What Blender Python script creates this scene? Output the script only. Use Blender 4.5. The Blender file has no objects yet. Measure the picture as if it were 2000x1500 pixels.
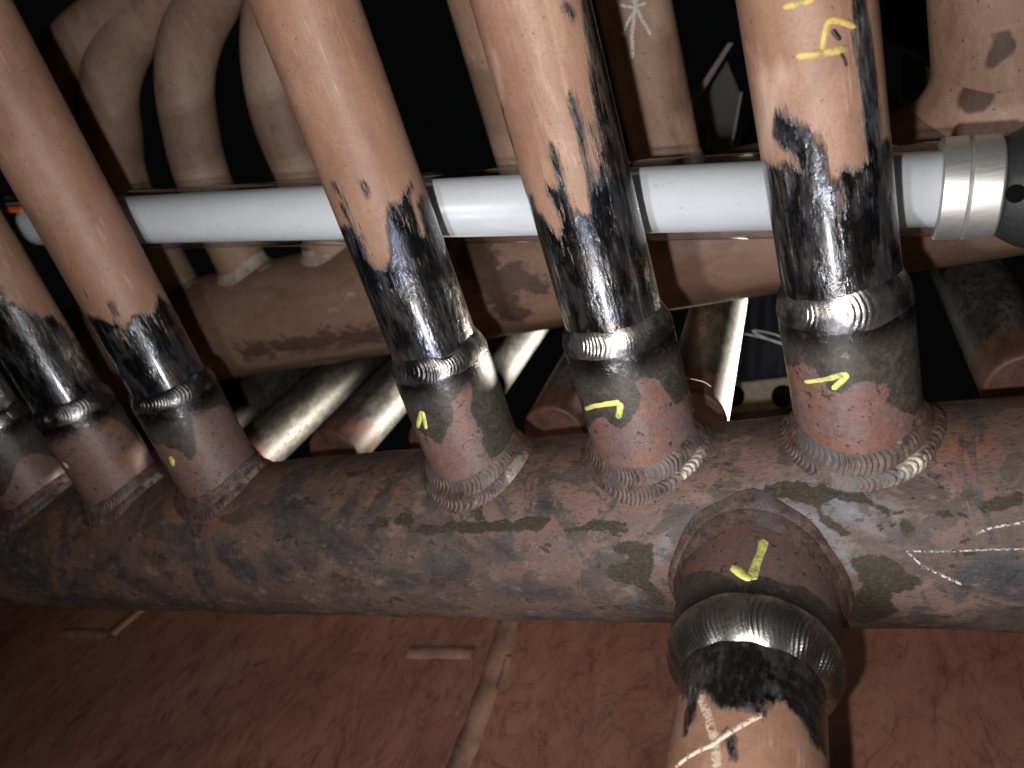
import bpy, math, random
import numpy as np
from mathutils import Matrix, Vector

# ------------------------------------------------------------------ camera, light, exposure
random.seed(5)
RNG = np.random.default_rng(11)
S = bpy.context.scene
COL = S.collection
F = 1430.0                                   # focal length in photo pixels (2000 x 1500)
HZ = .115                                    # height of the front header axis over the base plate
_h = np.array([-3068., 383., F]); _h /= np.linalg.norm(_h)
_t = np.array([1060., 3150., F]); _t -= _h*(_h@_t); _t /= np.linalg.norm(_t)
M = np.array([-_h, -np.cross(_h, _t), -_t])  # world axes (rows) in camera axes (x right, y down, z forward)
CAM = np.array([0., -.346, .271 + HZ])

cam = bpy.data.cameras.new('camera'); co = bpy.data.objects.new('camera', cam); COL.objects.link(co)
cam.sensor_width = 36; cam.lens = 36*F/2000; cam.clip_start = .01; cam.clip_end = 50
m4 = Matrix.Identity(4)
for r in range(3):
    m4[r][0] = M[r, 0]; m4[r][1] = -M[r, 1]; m4[r][2] = -M[r, 2]; m4[r][3] = CAM[r]
co.matrix_world = m4
cam.dof.use_dof = True; cam.dof.focus_distance = .37; cam.dof.aperture_fstop = 9.0
S.camera = co

w = bpy.data.worlds.new('World'); S.world = w; w.use_nodes = True
w.node_tree.nodes['Background'].inputs[0].default_value = (.9, .95, 1, 1)
w.node_tree.nodes['Background'].inputs[1].default_value = .0015
S.view_settings.view_transform = 'Standard'; S.view_settings.look = 'None'
S.view_settings.exposure = .22; S.view_settings.gamma = 1; S.view_settings.use_curve_mapping = False
S.render.engine = 'CYCLES'
S.cycles.max_bounces = 6

def lamp(name, typ, loc, power, color, size, target=None):
    l = bpy.data.lights.new(name, typ); l.energy = power; l.color = color
    if typ == 'AREA': l.size = size
    else: l.shadow_soft_size = size
    o = bpy.data.objects.new(name, l); COL.objects.link(o); o.location = loc
    if target is not None:
        o.rotation_euler = (Vector(target) - Vector(loc)).to_track_quat('-Z', 'Y').to_euler()
    return o
# the phone's flash, a few centimetres left of and below the lens
lamp('flash', 'POINT', CAM + M@np.array([-.029, .026, 0.]), 6.0, (1, .97, .93), .004)
# hand lamp held low in front, its streaks run down the bare steel
lamp('hand_lamp', 'AREA', (-.06, -.37, HZ + .04), .85, (.93, .96, 1), .013, (-.15, 0, HZ + .14))
# daylight-white work light down behind the pipes on the right
wl = lamp('work_light', 'SPOT', (.34, .95, HZ - .42), 200, (1, .93, .80), .04, (-.22, .16, HZ - .15))
wl.data.spot_size = math.radians(34); wl.data.spot_blend = .35

# ------------------------------------------------------------------ pixel tools
def ray(x, y):
    d = np.array([x - 1000., y - 750., F]); return M@(d/np.linalg.norm(d))
def onplane(px, ax, val):
    d = ray(*px); s = (val - CAM[ax])/d[ax]; return CAM + s*d

class Cyl:
    """a cylinder in space: base point c, axis a, two perpendicular axes e1, e2; theta=0 faces the camera"""
    def __init__(s, c, a, R):
        s.c = np.array(c, float); s.a = np.array(a, float)/np.linalg.norm(a); s.R = R
        v = CAM - s.c; v = v - s.a*(v@s.a); s.e1 = v/np.linalg.norm(v); s.e2 = np.cross(s.a, s.e1)
    def hit(s, px):
        d = ray(*px); o = CAM - s.c
        d1, d2, o1, o2 = d@s.e1, d@s.e2, o@s.e1, o@s.e2
        A = d1*d1 + d2*d2; B = o1*d1 + o2*d2; Cc = o1*o1 + o2*o2 - s.R**2
        D = B*B - A*Cc
        k = (-B - math.sqrt(D))/A if D > 0 else -B/A
        p = o + k*d
        return np.array([s.R*math.atan2(p@s.e2, p@s.e1), p@s.a])          # (arc length, axial)
    def pt(s, u, v, off=0.):
        th = np.asarray(u)/s.R; v = np.asarray(v); r = s.R + np.asarray(off)
        return s.c + np.multiply.outer(v, s.a) + (r*np.cos(th))[..., None]*s.e1 + (r*np.sin(th))[..., None]*s.e2

def seg_dist(P, a, b):
    ab = b - a; L = ab@ab + 1e-18
    t = np.clip(((P - a)@ab)/L, 0, 1)
    return np.linalg.norm(P - a - t[:, None]*ab, axis=1)
def sdf_line(P, pts, hw):
    pts = np.array(pts)
    d = np.min([seg_dist(P, pts[i], pts[i+1]) for i in range(len(pts) - 1)], axis=0) if len(pts) > 1 else np.linalg.norm(P - pts[0], axis=1)
    return hw - d
def sdf_poly(P, pts):
    pts = np.array(pts); n = len(pts); ins = np.zeros(len(P), bool); d = np.full(len(P), 9.)
    for i in range(n):
        a, b = pts[i], pts[(i+1) % n]
        d = np.minimum(d, seg_dist(P, a, b))
        c = (a[1] > P[:, 1]) != (b[1] > P[:, 1])
        if a[1] != b[1]:
            ins ^= c & (P[:, 0] < (b[0] - a[0])*(P[:, 1] - a[1])/(b[1] - a[1]) + a[0])
    return np.where(ins, d, -d)
def crop(x0, y0, s, pts): return [(x0 + s*x, y0 + s*y) for x, y in pts]

# ------------------------------------------------------------------ objects
def setp(o, label=None, cat=None, group=None, kind=None):
    for k, v in (('label', label), ('category', cat), ('group', group), ('kind', kind)):
        if v: o[k] = v
    return o
def empty(name, loc):
    o = bpy.data.objects.new(name, None); COL.objects.link(o); o.location = loc; o.empty_display_size = .02
    return o
def link(name, me, mat, parent=None, origin=None):
    if origin is None:
        co_ = np.empty(len(me.vertices)*3); me.vertices.foreach_get('co', co_); origin = co_.reshape(-1, 3).mean(0)
    me.transform(Matrix.Translation(-Vector(origin)))
    o = bpy.data.objects.new(name, me); COL.objects.link(o)
    if mat: me.materials.append(mat)
    wl = Vector(origin)
    if parent is not None:
        o.parent = parent
        pw = Vector((0, 0, 0)); q = parent
        while q is not None: pw += q.location; q = q.parent
        wl = wl - pw
    o.location = wl
    return o
def mesh(verts, faces, smooth=True):
    me = bpy.data.meshes.new('m'); me.from_pydata([tuple(v) for v in verts], [], faces); me.update()
    if smooth: me.polygons.foreach_set('use_smooth', [True]*len(me.polygons))
    return me
def grid(P, close=True, caps=False, smooth=True, attrs=None):
    """P[nv, nu, 3]; u closed when close"""
    nv, nu = P.shape[:2]; me = bpy.data.meshes.new('m')
    V = P.reshape(-1, 3)
    cu = nu if close else nu - 1
    j, i = np.meshgrid(np.arange(nv - 1), np.arange(cu), indexing='ij'); i2 = (i + 1) % nu
    Q = np.stack([j*nu + i, j*nu + i2, (j+1)*nu + i2, (j+1)*nu + i], -1).reshape(-1, 4)
    loops = Q.ravel(); starts = np.arange(len(Q))*4
    if caps:
        loops = np.concatenate([loops, np.arange(nu)[::-1], (nv-1)*nu + np.arange(nu)])
        starts = np.concatenate([starts, [len(Q)*4, len(Q)*4 + nu]])
    me.vertices.add(len(V)); me.vertices.foreach_set('co', V.astype(np.float32).ravel())
    me.loops.add(len(loops)); me.loops.foreach_set('vertex_index', loops.astype(np.int32))
    me.polygons.add(len(starts)); me.polygons.foreach_set('loop_start', starts.astype(np.int32))
    me.update(calc_edges=True); me.validate()
    sm = np.ones(len(me.polygons), bool)
    if caps: sm[-2:] = False
    if smooth: me.polygons.foreach_set('use_smooth', sm)
    for k, a in (attrs or {}).items():
        at = me.attributes.new(k, 'FLOAT', 'POINT'); at.data.foreach_set('value', np.asarray(a, np.float32).ravel())
    return me
def cyl_grid(cy, v0, v1, nu, nv, prof=None):
    """prof(v)->radius offset; returns P, U, V"""
    th = (np.arange(nu)/nu*2 - 1)*math.pi; v = np.linspace(v0, v1, nv)
    U, V = np.meshgrid(th*cy.R, v)
    off = np.zeros_like(U) if prof is None else np.repeat(prof(v)[:, None], nu, 1)
    return cy.pt(U, V, off), U, V
def lathe(c, a, prof, nu=72, caps=True):
    """prof: list of (axial, radius)"""
    cy = Cyl(c, a, 1.0)
    th = (np.arange(nu)/nu*2 - 1)*math.pi
    P = np.array([cy.c + cy.a*z + r*(np.cos(th)[:, None]*cy.e1 + np.sin(th)[:, None]*cy.e2) for z, r in prof])
    return grid(P, caps=caps)
def smooth_path(pts, n):
    pts = np.array(pts, float); k = len(pts)
    ex = np.vstack([2*pts[0] - pts[1], pts, 2*pts[-1] - pts[-2]])
    out = []
    for i in range(k - 1):
        p0, p1, p2, p3 = ex[i:i+4]
        for t in np.linspace(0, 1, n, endpoint=False):
            out.append(.5*((2*p1) + (-p0 + p2)*t + (2*p0 - 5*p1 + 4*p2 - p3)*t*t + (-p0 + 3*p1 - 3*p2 + p3)*t**3))
    out.append(pts[-1]); return np.array(out)
def sweep(path, R, nu=48, caps=True):
    path = np.array(path); T = np.gradient(path, axis=0); T /= np.linalg.norm(T, axis=1)[:, None]
    ref = np.array([0, 1., 0]) if abs(T[0][1]) < .9 else np.array([1., 0, 0])
    th = np.arange(nu)/nu*2*math.pi; rows = []
    Rr = np.broadcast_to(np.asarray(R, float), (len(path),))
    for p, t, r in zip(path, T, Rr):
        a = ref - t*(ref@t); a /= np.linalg.norm(a); b = np.cross(t, a); ref = a
        rows.append(p + r*(np.cos(th)[:, None]*a + np.sin(th)[:, None]*b))
    return grid(np.array(rows), caps=caps)
def box(c, size, axes=None, bevel=.0):
    c = np.array(c, float); h = np.array(size)/2
    A = np.eye(3) if axes is None else np.array(axes)
    b = min(bevel, h.min()*.9)
    if b <= 0:
        v = [c + A.T@(h*np.array(s)) for s in [(-1,-1,-1),(1,-1,-1),(1,1,-1),(-1,1,-1),(-1,-1,1),(1,-1,1),(1,1,1),(-1,1,1)]]
        return mesh(v, [(0,3,2,1),(4,5,6,7),(0,1,5,4),(1,2,6,5),(2,3,7,6),(3,0,4,7)], False)
    import bmesh
    me = box(c, size, axes); bm = bmesh.new(); bm.from_mesh(me)
    bmesh.ops.bevel(bm, geom=list(bm.edges), offset=b, segments=2, affect='EDGES'); bm.to_mesh(me); bm.free()
    return me
def slab(poly, nrm, th, smooth=False):
    """extrude a planar polygon (n,3) by th along nrm"""
    poly = np.array(poly); n = len(poly); v = np.vstack([poly, poly + np.array(nrm)*th])
    f = [tuple(range(n))[::-1], tuple(range(n, 2*n))] + [(i, (i+1) % n, n + (i+1) % n, n + i) for i in range(n)]
    return mesh(v, f, smooth)
def ribbon(cy, pts_px, wpx, off=.00016, taper=None, scale=None, jitter=.04):
    """a painted stroke lying on a cylinder, a fraction of a millimetre thick, with rounded ends"""
    uv = np.array([cy.hit(p) for p in pts_px])
    if scale is None:
        a, b = cy.hit(pts_px[0]), cy.hit((pts_px[0][0] + 3, pts_px[0][1] + 3))
        scale = np.linalg.norm(b - a)/math.hypot(3, 3)
    hw = wpx*scale/2
    seg = np.linalg.norm(np.diff(uv, axis=0), axis=1); L = np.r_[0, np.cumsum(seg)]
    n = max(10, int(L[-1]/.0007)); s = np.linspace(0, L[-1], n)
    c = np.stack([np.interp(s, L, uv[:, k]) for k in (0, 1)], 1)
    for _ in range(3): c[1:-1] = (c[:-2] + 2*c[1:-1] + c[2:])/4
    t = np.gradient(c, axis=0); t /= np.linalg.norm(t, axis=1)[:, None] + 1e-12; nn = np.stack([-t[:, 1], t[:, 0]], 1)
    for _ in range(2): nn[1:-1] = (nn[:-2] + nn[1:-1]*2 + nn[2:])/4
    e = np.minimum(s, s[-1] - s); rnd = np.sqrt(np.clip(1 - np.clip(1 - e/hw, 0, 1)**2, .02, 1))
    wv = hw*rnd*(1 + jitter*np.sin(s*900 + hw*1e5) + jitter*RNG.normal(size=n)*.5)
    if taper is not None: wv = wv*np.interp(np.linspace(0, 1, n), np.linspace(0, 1, len(taper)), taper)
    rows = []
    for k, (q, o) in enumerate(((-1, -.0004), (-.94, off), (0, off*1.35), (.94, off), (1, -.0004))):
        p = c + nn*(wv*q)[:, None]; rows.append(cy.pt(p[:, 0], p[:, 1], np.full(n, o)))
    return grid(np.array(rows), close=False)

# ------------------------------------------------------------------ materials
class NT:
    def __init__(s, name):
        s.m = bpy.data.materials.new(name); s.m.use_nodes = True; s.t = s.m.node_tree
        s.b = s.t.nodes['Principled BSDF']; s.out = s.t.nodes['Material Output']
    def n(s, typ, **kw):
        q = s.t.nodes.new(typ)
        for k, v in kw.items(): setattr(q, k, v)
        return q
    def put(s, sock, v):
        if hasattr(v, 'is_linked') or isinstance(v, bpy.types.NodeSocket): s.t.links.new(v, sock)
        elif isinstance(v, (tuple, list)): sock.default_value = tuple(v) + ((1,) if len(v) == 3 and sock.type == 'RGBA' else ())
        else: sock.default_value = v
    def pos(s, sc=(1, 1, 1), off=(0, 0, 0)):
        g = s.n('ShaderNodeNewGeometry'); mp = s.n('ShaderNodeMapping')
        s.t.links.new(g.outputs['Position'], mp.inputs[0]); mp.inputs['Scale'].default_value = sc; mp.inputs['Location'].default_value = off
        return mp.outputs[0]
    def noise(s, scale, stretch=(1, 1, 1), detail=5, rough=.6, off=(0, 0, 0), dist=0., kind='Fac'):
        q = s.n('ShaderNodeTexNoise'); s.put(q.inputs['Vector'], s.pos(stretch, off))
        q.inputs['Scale'].default_value = scale; q.inputs['Detail'].default_value = detail; q.inputs['Roughness'].default_value = rough; q.inputs['Distortion'].default_value = dist
        return q.outputs[kind]
    def mr(s, v, a, b, c=0., d=1., smooth=False):
        q = s.n('ShaderNodeMapRange', interpolation_type='SMOOTHSTEP' if smooth else 'LINEAR'); s.put(q.inputs[0], v)
        for k, x in enumerate((a, b, c, d)): s.put(q.inputs[k+1], x)
        return q.outputs[0]
    def math(s, op, a, b=0., c=0.):
        q = s.n('ShaderNodeMath', operation=op); s.put(q.inputs[0], a); s.put(q.inputs[1], b)
        if op == 'MULTIPLY_ADD': s.put(q.inputs[2], c)
        return q.outputs[0]
    def mix(s, f, a, b, mode='MIX'):
        q = s.n('ShaderNodeMix', data_type='RGBA', blend_type=mode); s.put(q.inputs[0], f); s.put(q.inputs[6], a); s.put(q.inputs[7], b)
        return q.outputs[2]
    def fmix(s, f, a, b):
        q = s.n('ShaderNodeMix', data_type='FLOAT'); s.put(q.inputs[0], f); s.put(q.inputs[2], a); s.put(q.inputs[3], b)
        return q.outputs[0]
    def attr(s, name):
        q = s.n('ShaderNodeAttribute', attribute_name=name); return q.outputs['Fac']
    def ramp(s, v, stops):
        q = s.n('ShaderNodeValToRGB'); s.put(q.inputs[0], v); el = q.color_ramp.elements
        while len(el) < len(stops): el.new(.5)
        for e, (p, c) in zip(el, stops): e.position = p; e.color = tuple(c) + (1,)
        return q.outputs[0]
    def bump(s, h, dist, strength=1., nrm=None):
        q = s.n('ShaderNodeBump'); s.put(q.inputs['Height'], h); q.inputs['Distance'].default_value = dist; q.inputs['Strength'].default_value = strength
        if nrm is not None: s.put(q.inputs['Normal'], nrm)
        return q.outputs[0]
    def done(s, col, rough, metal=0., nrm=None, spec=.5):
        s.put(s.b.inputs['Base Color'], col); s.put(s.b.inputs['Roughness'], rough); s.put(s.b.inputs['Metallic'], metal)
        s.b.inputs['Specular IOR Level'].default_value = spec
        if nrm is not None: s.put(s.b.inputs['Normal'], nrm)
        return s.m

def mat_tube(name, st, seed, flakes=.45):
    """primer paint with a ragged edge to bare, scorched, brushed steel; st = stretch along the axis"""
    q = NT(name); o = (seed, seed*.7, seed*1.3)
    rag = q.noise(260, st, 6, .7, o); fine = q.noise(1400, (1, 1, 1), 4, .7, o)
    e = q.math('MULTIPLY_ADD', q.math('SUBTRACT', rag, .5), .010, q.attr('bare'))
    st2 = tuple(x*(1 if x == 1 else .8) for x in st)
    e = q.math('MULTIPLY_ADD', q.math('SUBTRACT', q.noise(800, st2, 4, .7, o), .5), .0055, e)
    e = q.math('MULTIPLY_ADD', q.math('SUBTRACT', fine, .5), .0030, e)
    bare = q.mr(e, -.0012, .0014)
    left = q.mr(q.noise(340, st2, 5, .7, (seed, 6, 2)), .57, .62)
    bare = q.math('MULTIPLY', bare, q.math('SUBTRACT', 1., q.math('MULTIPLY', left, q.mr(e, .004, .022, flakes, 0.))))
    # scattered chips in the primer
    chip = q.mr(q.noise(330, st, 3, .5, (seed+3, 1, 2)), .735, .75)
    bare = q.math('MAXIMUM', bare, chip)
    c1 = q.ramp(q.noise(30, (1, 1, .5), 7, .7, o), [(.29, (.165, .084, .054)), (.5, (.265, .145, .096)), (.71, (.345, .212, .152))])
    c1 = q.mix(q.mr(q.noise(900, (1, 1, 1), 3, .7), .3, .75, 0, .6), c1, (.17, .083, .052))
    c1 = q.mix(q.mr(q.noise(75, st, 6, .75, (1, 2, seed), 1.), .56, .74, 0, .5), c1, (.50, .33, .235))
    c1 = q.mix(q.mr(q.noise(420, (1, 1, 1), 2, .5, (2, seed, 0)), .69, .73, 0, .75), c1, (.10, .045, .03))
    grm = q.noise(34, (1, 1, .6), 6, .7, (seed+1, 3, 3), .8); c1 = q.mix(q.mr(grm, .53, .70, 0, .55), c1, (.135, .085, .066))
    scr = q.math('ABSOLUTE', q.math('SUBTRACT', q.noise(120, tuple(x if x == 1 else .03 for x in st), 3, .5, (seed, 8, 2)), .5)); gate = q.mr(q.noise(45, (1, 1, 1), 3, .5, (seed, 2, 9)), .52, .62)
    c1 = q.mix(q.math('MULTIPLY', gate, q.mr(scr, 0, .012, .4, 0)), c1, (.45, .31, .23))
    pale = q.mr(q.math('MULTIPLY_ADD', q.math('SUBTRACT', rag, .5), .012, q.attr('pale')), -.003, .005)
    c1 = q.mix(q.math('MULTIPLY', pale, .5), c1, (.52, .38, .30))
    str1 = q.noise(480, st, 5, .65, o)
    mt = q.ramp(str1, [(.34, (.022, .022, .024)), (.52, (.06, .058, .059)), (.78, (.24, .23, .225))])
    mt = q.mix(q.mr(q.noise(60, (1, 1, .6), 3, .5, (seed, 5, 5)), .5, .72, 0, .6), mt, (.045, .06, .10))
    mt = q.mix(q.mr(q.noise(48, (1, 1, 1), 3, .5, (seed, 9, 1)), .58, .72, 0, .55), mt, (.15, .10, .055))
    soot = q.mr(q.noise(85, (1, 1, .45), 5, .65, (seed+2, 4, 7)), .47, .60)
    mt = q.mix(q.math('MULTIPLY', q.math('MULTIPLY', soot, q.mr(e, .003, .014)), .7), mt, (.018, .016, .016))
    col = q.mix(bare, c1, mt)
    met = q.math('MULTIPLY', bare, q.mr(soot, 0, 1, .95, .35))
    patch = q.noise(120, (1, 1, .5) if st[2] < 1 else (1, .5, 1), 4, .6, (seed, 3, 3))
    ro = q.fmix(bare, q.mr(fine, .3, .7, .48, .66), q.math('ADD', q.mr(str1, .3, .75, .24, .12), q.mr(patch, .45, .65, 0, .18)))
    hgt = q.math('ADD', q.math('MULTIPLY', str1, bare), q.math('MULTIPLY', q.math('SUBTRACT', 1., bare), .9))
    nr = q.bump(hgt, .00022, .7); nr = q.bump(q.math('MULTIPLY', patch, bare), .0016, .6, nr); nr = q.bump(fine, .00012, .55, nr)
    q.put(q.b.inputs['Coat Weight'], q.math('MULTIPLY', bare, .55)); q.b.inputs['Coat Roughness'].default_value = .11
    return q.done(col, ro, met, nr)

def mat_socket(name, seed, ax=2):
    q = NT(name); o = (seed, 2*seed, 3)
    big = q.noise(38, (1, 1, 1), 5, .6, o); mid = q.noise(150, (1, 1, 1), 6, .7, o); fine = q.noise(1100, (1, 1, 1), 4, .7)
    e = q.math('MULTIPLY_ADD', q.math('SUBTRACT', mid, .5), .007, q.attr('red'))
    e = q.math('MULTIPLY_ADD', q.math('SUBTRACT', fine, .5), .0015, e)
    red = q.mr(e, -.0003, .0006)
    grit = q.noise(480, (1, 1, 1), 6, .75, (seed, 0, 4))
    dark = q.ramp(mid, [(.3, (.026, .022, .019)), (.55, (.050, .043, .036)), (.75, (.088, .077, .068))])
    dark = q.mix(q.mr(grit, .52, .68, 0, .6), dark, (.11, .095, .082)); dark = q.mix(q.mr(grit, .46, .34, 0, .6), dark, (.018, .015, .013))
    warm = q.ramp(big, [(.35, (.135, .092, .098)), (.5, (.150, .085, .075)), (.68, (.185, .077, .048))])
    warm = q.mix(q.mr(mid, .45, .7, 0, .5), warm, (.19, .125, .11)); warm = q.mix(q.mr(grit, .48, .33, 0, .65), warm, (.06, .038, .034)); warm = q.mix(q.mr(grit, .56, .72, 0, .5), warm, (.26, .19, .165))
    warm = q.mix(q.mr(q.noise(240, (1, 1, 1), 4, .6, (seed, 1, 1)), .62, .645), warm, (.045, .036, .03))
    col = q.mix(red, dark, warm)
    # bare steel close to the fresh weld at the mouth
    sh = q.mr(q.math('MULTIPLY_ADD', q.math('SUBTRACT', mid, .5), .03, q.attr('mouth')), -.004, .007)
    col = q.mix(sh, col, q.ramp(mid, [(.34, (.012, .011, .012)), (.55, (.05, .048, .048)), (.75, (.30, .29, .28))]))
    ro = q.fmix(sh, q.mr(mid, .3, .7, .36, .55), q.mr(mid, .3, .7, .34, .2))
    nr = q.bump(mid, .0006, .5); nr = q.bump(grit, .0003, .6, nr); nr = q.bump(fine, .00015, .6, nr)
    return q.done(col, ro, q.fmix(sh, .15, .9), nr)

def mat_header(name):
    q = NT(name)
    big = q.noise(15, (.7, 1, 1), 5, .6); big2 = q.noise(24, (1.3, .55, .55), 6, .68, (4, 7, 1), .5); mid = q.noise(95, (.6, 1, 1), 7, .72, (1, 1, 5)); fine = q.noise(750, (.7, 1, 1), 5, .72)
    strk = q.noise(300, (.3, 1, 1), 6, .75, (2, 5, 3), .5); med = q.noise(190, (.8, 1, 1), 5, .7, (6, 2, 2), .3)
    col = q.ramp(big, [(.30, (.050, .036, .034)), (.43, (.082, .053, .044)), (.52, (.115, .068, .053)), (.62, (.138, .078, .058)), (.75, (.16, .080, .052))])
    rose = q.mr(q.math('MULTIPLY_ADD', q.math('SUBTRACT', mid, .5), .04, q.attr('rose')), -.008, .012, smooth=True)
    col = q.mix(q.math('MULTIPLY', rose, .8), col, (.185, .105, .085))
    org = q.mr(q.math('MULTIPLY_ADD', q.math('SUBTRACT', big2, .5), .06, q.attr('orange')), -.006, .012, smooth=True)
    col = q.mix(q.math('MULTIPLY', org, q.mr(med, .35, .6, .2, .85)), col, (.24, .085, .042))
    slate = q.mr(q.math('MULTIPLY_ADD', q.math('SUBTRACT', med, .5), .25, big2), .525, .575)
    col = q.mix(q.math('MULTIPLY', slate, .9), col, q.ramp(mid, [(.35, (.026, .025, .028)), (.65, (.072, .068, .074))]))
    slb = q.mr(q.math('MULTIPLY_ADD', q.math('SUBTRACT', q.math('MULTIPLY_ADD', med, .5, q.math('MULTIPLY', mid, .5)), .5), .035, q.attr('slt')), -.003, .003)
    col = q.mix(q.math('MULTIPLY', slb, .85), col, q.ramp(mid, [(.35, (.018, .018, .022)), (.65, (.052, .052, .060))]))
    blu = q.mr(q.math('MULTIPLY_ADD', q.math('SUBTRACT', mid, .5), .014, q.attr('blue')), -.001, .004)
    col = q.mix(q.math('MULTIPLY', blu, q.mr(med, .3, .62, .3, .95)), col, (.15, .16, .185))
    ht = q.mr(q.math('MULTIPLY_ADD', q.math('SUBTRACT', mid, .5), .02, q.attr('heat')), -.002, .003)
    col = q.mix(q.math('MULTIPLY', ht, .7), col, q.ramp(strk, [(.35, (.022, .020, .022)), (.55, (.07, .058, .056)), (.7, (.14, .10, .088))]))
    col = q.mix(q.mr(mid, .53, .66, 0, .55), col, (.24, .135, .105))
    col = q.mix(q.mr(med, .43, .33, 0, .7), col, (.034, .024, .022))
    scale = q.mr(q.noise(30, (.8, 1, 1), 6, .7, (9, 9, 4), .6), .53, .56); col = q.mix(q.math('MULTIPLY', scale, .8), col, q.ramp(mid, [(.35, (.034, .029, .028)), (.65, (.075, .058, .052))]))
    col = q.mix(q.mr(strk, .57, .66, 0, .6), col, (.030, .022, .021))
    col = q.mix(q.mr(strk, .38, .30, 0, .45), col, (.25, .16, .135))
    el = q.math('MULTIPLY_ADD', q.math('SUBTRACT', q.noise(210, (1, 1, 1), 5, .65), .5), .007, q.attr('olive'))
    el = q.math('MULTIPLY_ADD', q.math('SUBTRACT', fine, .5), .0015, el)
    ol = q.mr(el, -.0003, .0006)
    blot = q.mr(q.noise(75, (.6, 1, 1), 6, .7, (8, 3, 2)), .61, .63); ol = q.math('MAXIMUM', ol, q.math('MULTIPLY', blot, .9))
    pits = q.mr(q.noise(300, (.8, 1, 1), 3, .6, (3, 3, 9)), .68, .70); ol = q.math('MAXIMUM', ol, pits)
    col = q.mix(ol, col, q.ramp(fine, [(.35, (.020, .015, .010)), (.58, (.038, .030, .020)), (.72, (.09, .068, .045))]))
    col = q.mix(q.mr(fine, .67, .76, 0, .5), col, (.36, .28, .23))
    ro = q.fmix(ol, q.mr(mid, .3, .7, .44, .62), .7)
    nr = q.bump(q.math('SUBTRACT', q.math('MULTIPLY_ADD', strk, -.5, mid), q.math('MULTIPLY', ol, .3)), .0014, .7); nr = q.bump(fine, .0003, .7, nr)
    return q.done(col, ro, 0., nr, .3)

def mat_weld(name, kind):
    q = NT(name); mid = q.noise(170, (1, 1, 1), 6, .7); fine = q.noise(1500, (1, 1, 1), 3, .6)
    if kind == 'broad':
        col = q.ramp(mid, [(.3, (.10, .097, .094)), (.55, (.36, .35, .335)), (.75, (.60, .58, .55))]); met, ro = 1., q.mr(mid, .3, .7, .40, .25)
    elif kind == 'bright':
        col = q.ramp(mid, [(.3, (.12, .115, .11)), (.55, (.42, .40, .375)), (.75, (.60, .575, .54))])
        dk = q.mr(q.noise(45, (1, 1, 1), 4, .6), .42, .54)
        col = q.mix(q.math('MULTIPLY', dk, .88), col, (.05, .045, .055))
        met, ro = .95, q.mr(mid, .3, .7, .42, .20)
    else:
        col = q.ramp(mid, [(.32, (.018, .013, .012)), (.46, (.062, .036, .031)), (.60, (.105, .062, .052)), (.78, (.19, .13, .105))])
        col = q.mix(q.mr(q.noise(60, (1, 1, 1), 4, .6, (3, 1, 1)), .5, .62, 0, .7), col, (.070, .066, .072))
        sh = q.mr(q.math('MULTIPLY_ADD', q.math('SUBTRACT', mid, .5), .6, q.attr('clean')), .45, .7)
        col = q.mix(sh, col, (.55, .50, .42)); met, ro = q.fmix(sh, .1, .85), q.fmix(sh, .5, .33)
    nr = q.bump(fine, .0002, .7); nr = q.bump(mid, .0005 if kind != 'base' else .0011, .4 if kind != 'base' else .6, nr)
    return q.done(col, ro, met, nr)

def mat_rear(name, seed, base=(.30, .155, .105), st=(1, 1, .5), dkamp=.010):
    """dusty primer on the second row"""
    q = NT(name); big = q.noise(16, st, 6, .62, (seed, 0, 0)); mid = q.noise(110, st, 6, .7, (seed, 3, 0)); fine = q.noise(900, (1, 1, 1), 4, .7)
    b = np.array(base)
    col = q.ramp(big, [(.3, tuple(b*(.72, .66, .62))), (.5, tuple(b)), (.72, tuple(b*(1.2, 1.35, 1.4)))])
    col = q.mix(q.mr(mid, .5, .75, 0, .5), col, tuple(np.minimum(b*(1.35, 1.6, 1.75), .6)))
    stn = q.mr(q.noise(48, st, 6, .72, (seed, 4, 4), .2), .53, .63); col = q.mix(q.math('MULTIPLY', stn, .3), col, tuple(b*(.42, .36, .34)))
    scr = q.math('ABSOLUTE', q.math('SUBTRACT', q.noise(30, (1, 1, 1), 4, .6, (seed, 7, 2), 1.), .5)); col = q.mix(q.mr(scr, 0, .004, .18, 0), col, tuple(np.minimum(b*2.0, .6)))
    col = q.mix(q.mr(q.noise(300, (1, 1, 1), 3, .6, (seed, 1, 8)), .66, .70, 0, .8), col, (.05, .03, .025))
    dk = q.mr(q.math('MULTIPLY_ADD', q.math('SUBTRACT', mid, .5), dkamp, q.attr('dark')), -.0005, .001 + dkamp/12)
    col = q.mix(q.math('MULTIPLY', dk, .85), col, q.ramp(mid, [(.35, (.035, .018, .013)), (.7, (.075, .034, .023))]))
    pl = q.mr(q.math('MULTIPLY_ADD', q.math('SUBTRACT', mid, .5), .02, q.attr('pale')), -.001, .004)
    col = q.mix(q.math('MULTIPLY', pl, .8), col, (.42, .36, .30))
    nr = q.bump(fine, .0003, .6); nr = q.bump(mid, .0006, .4, nr)
    return q.done(col, q.mr(fine, .3, .7, .5, .68), 0., nr)

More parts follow.
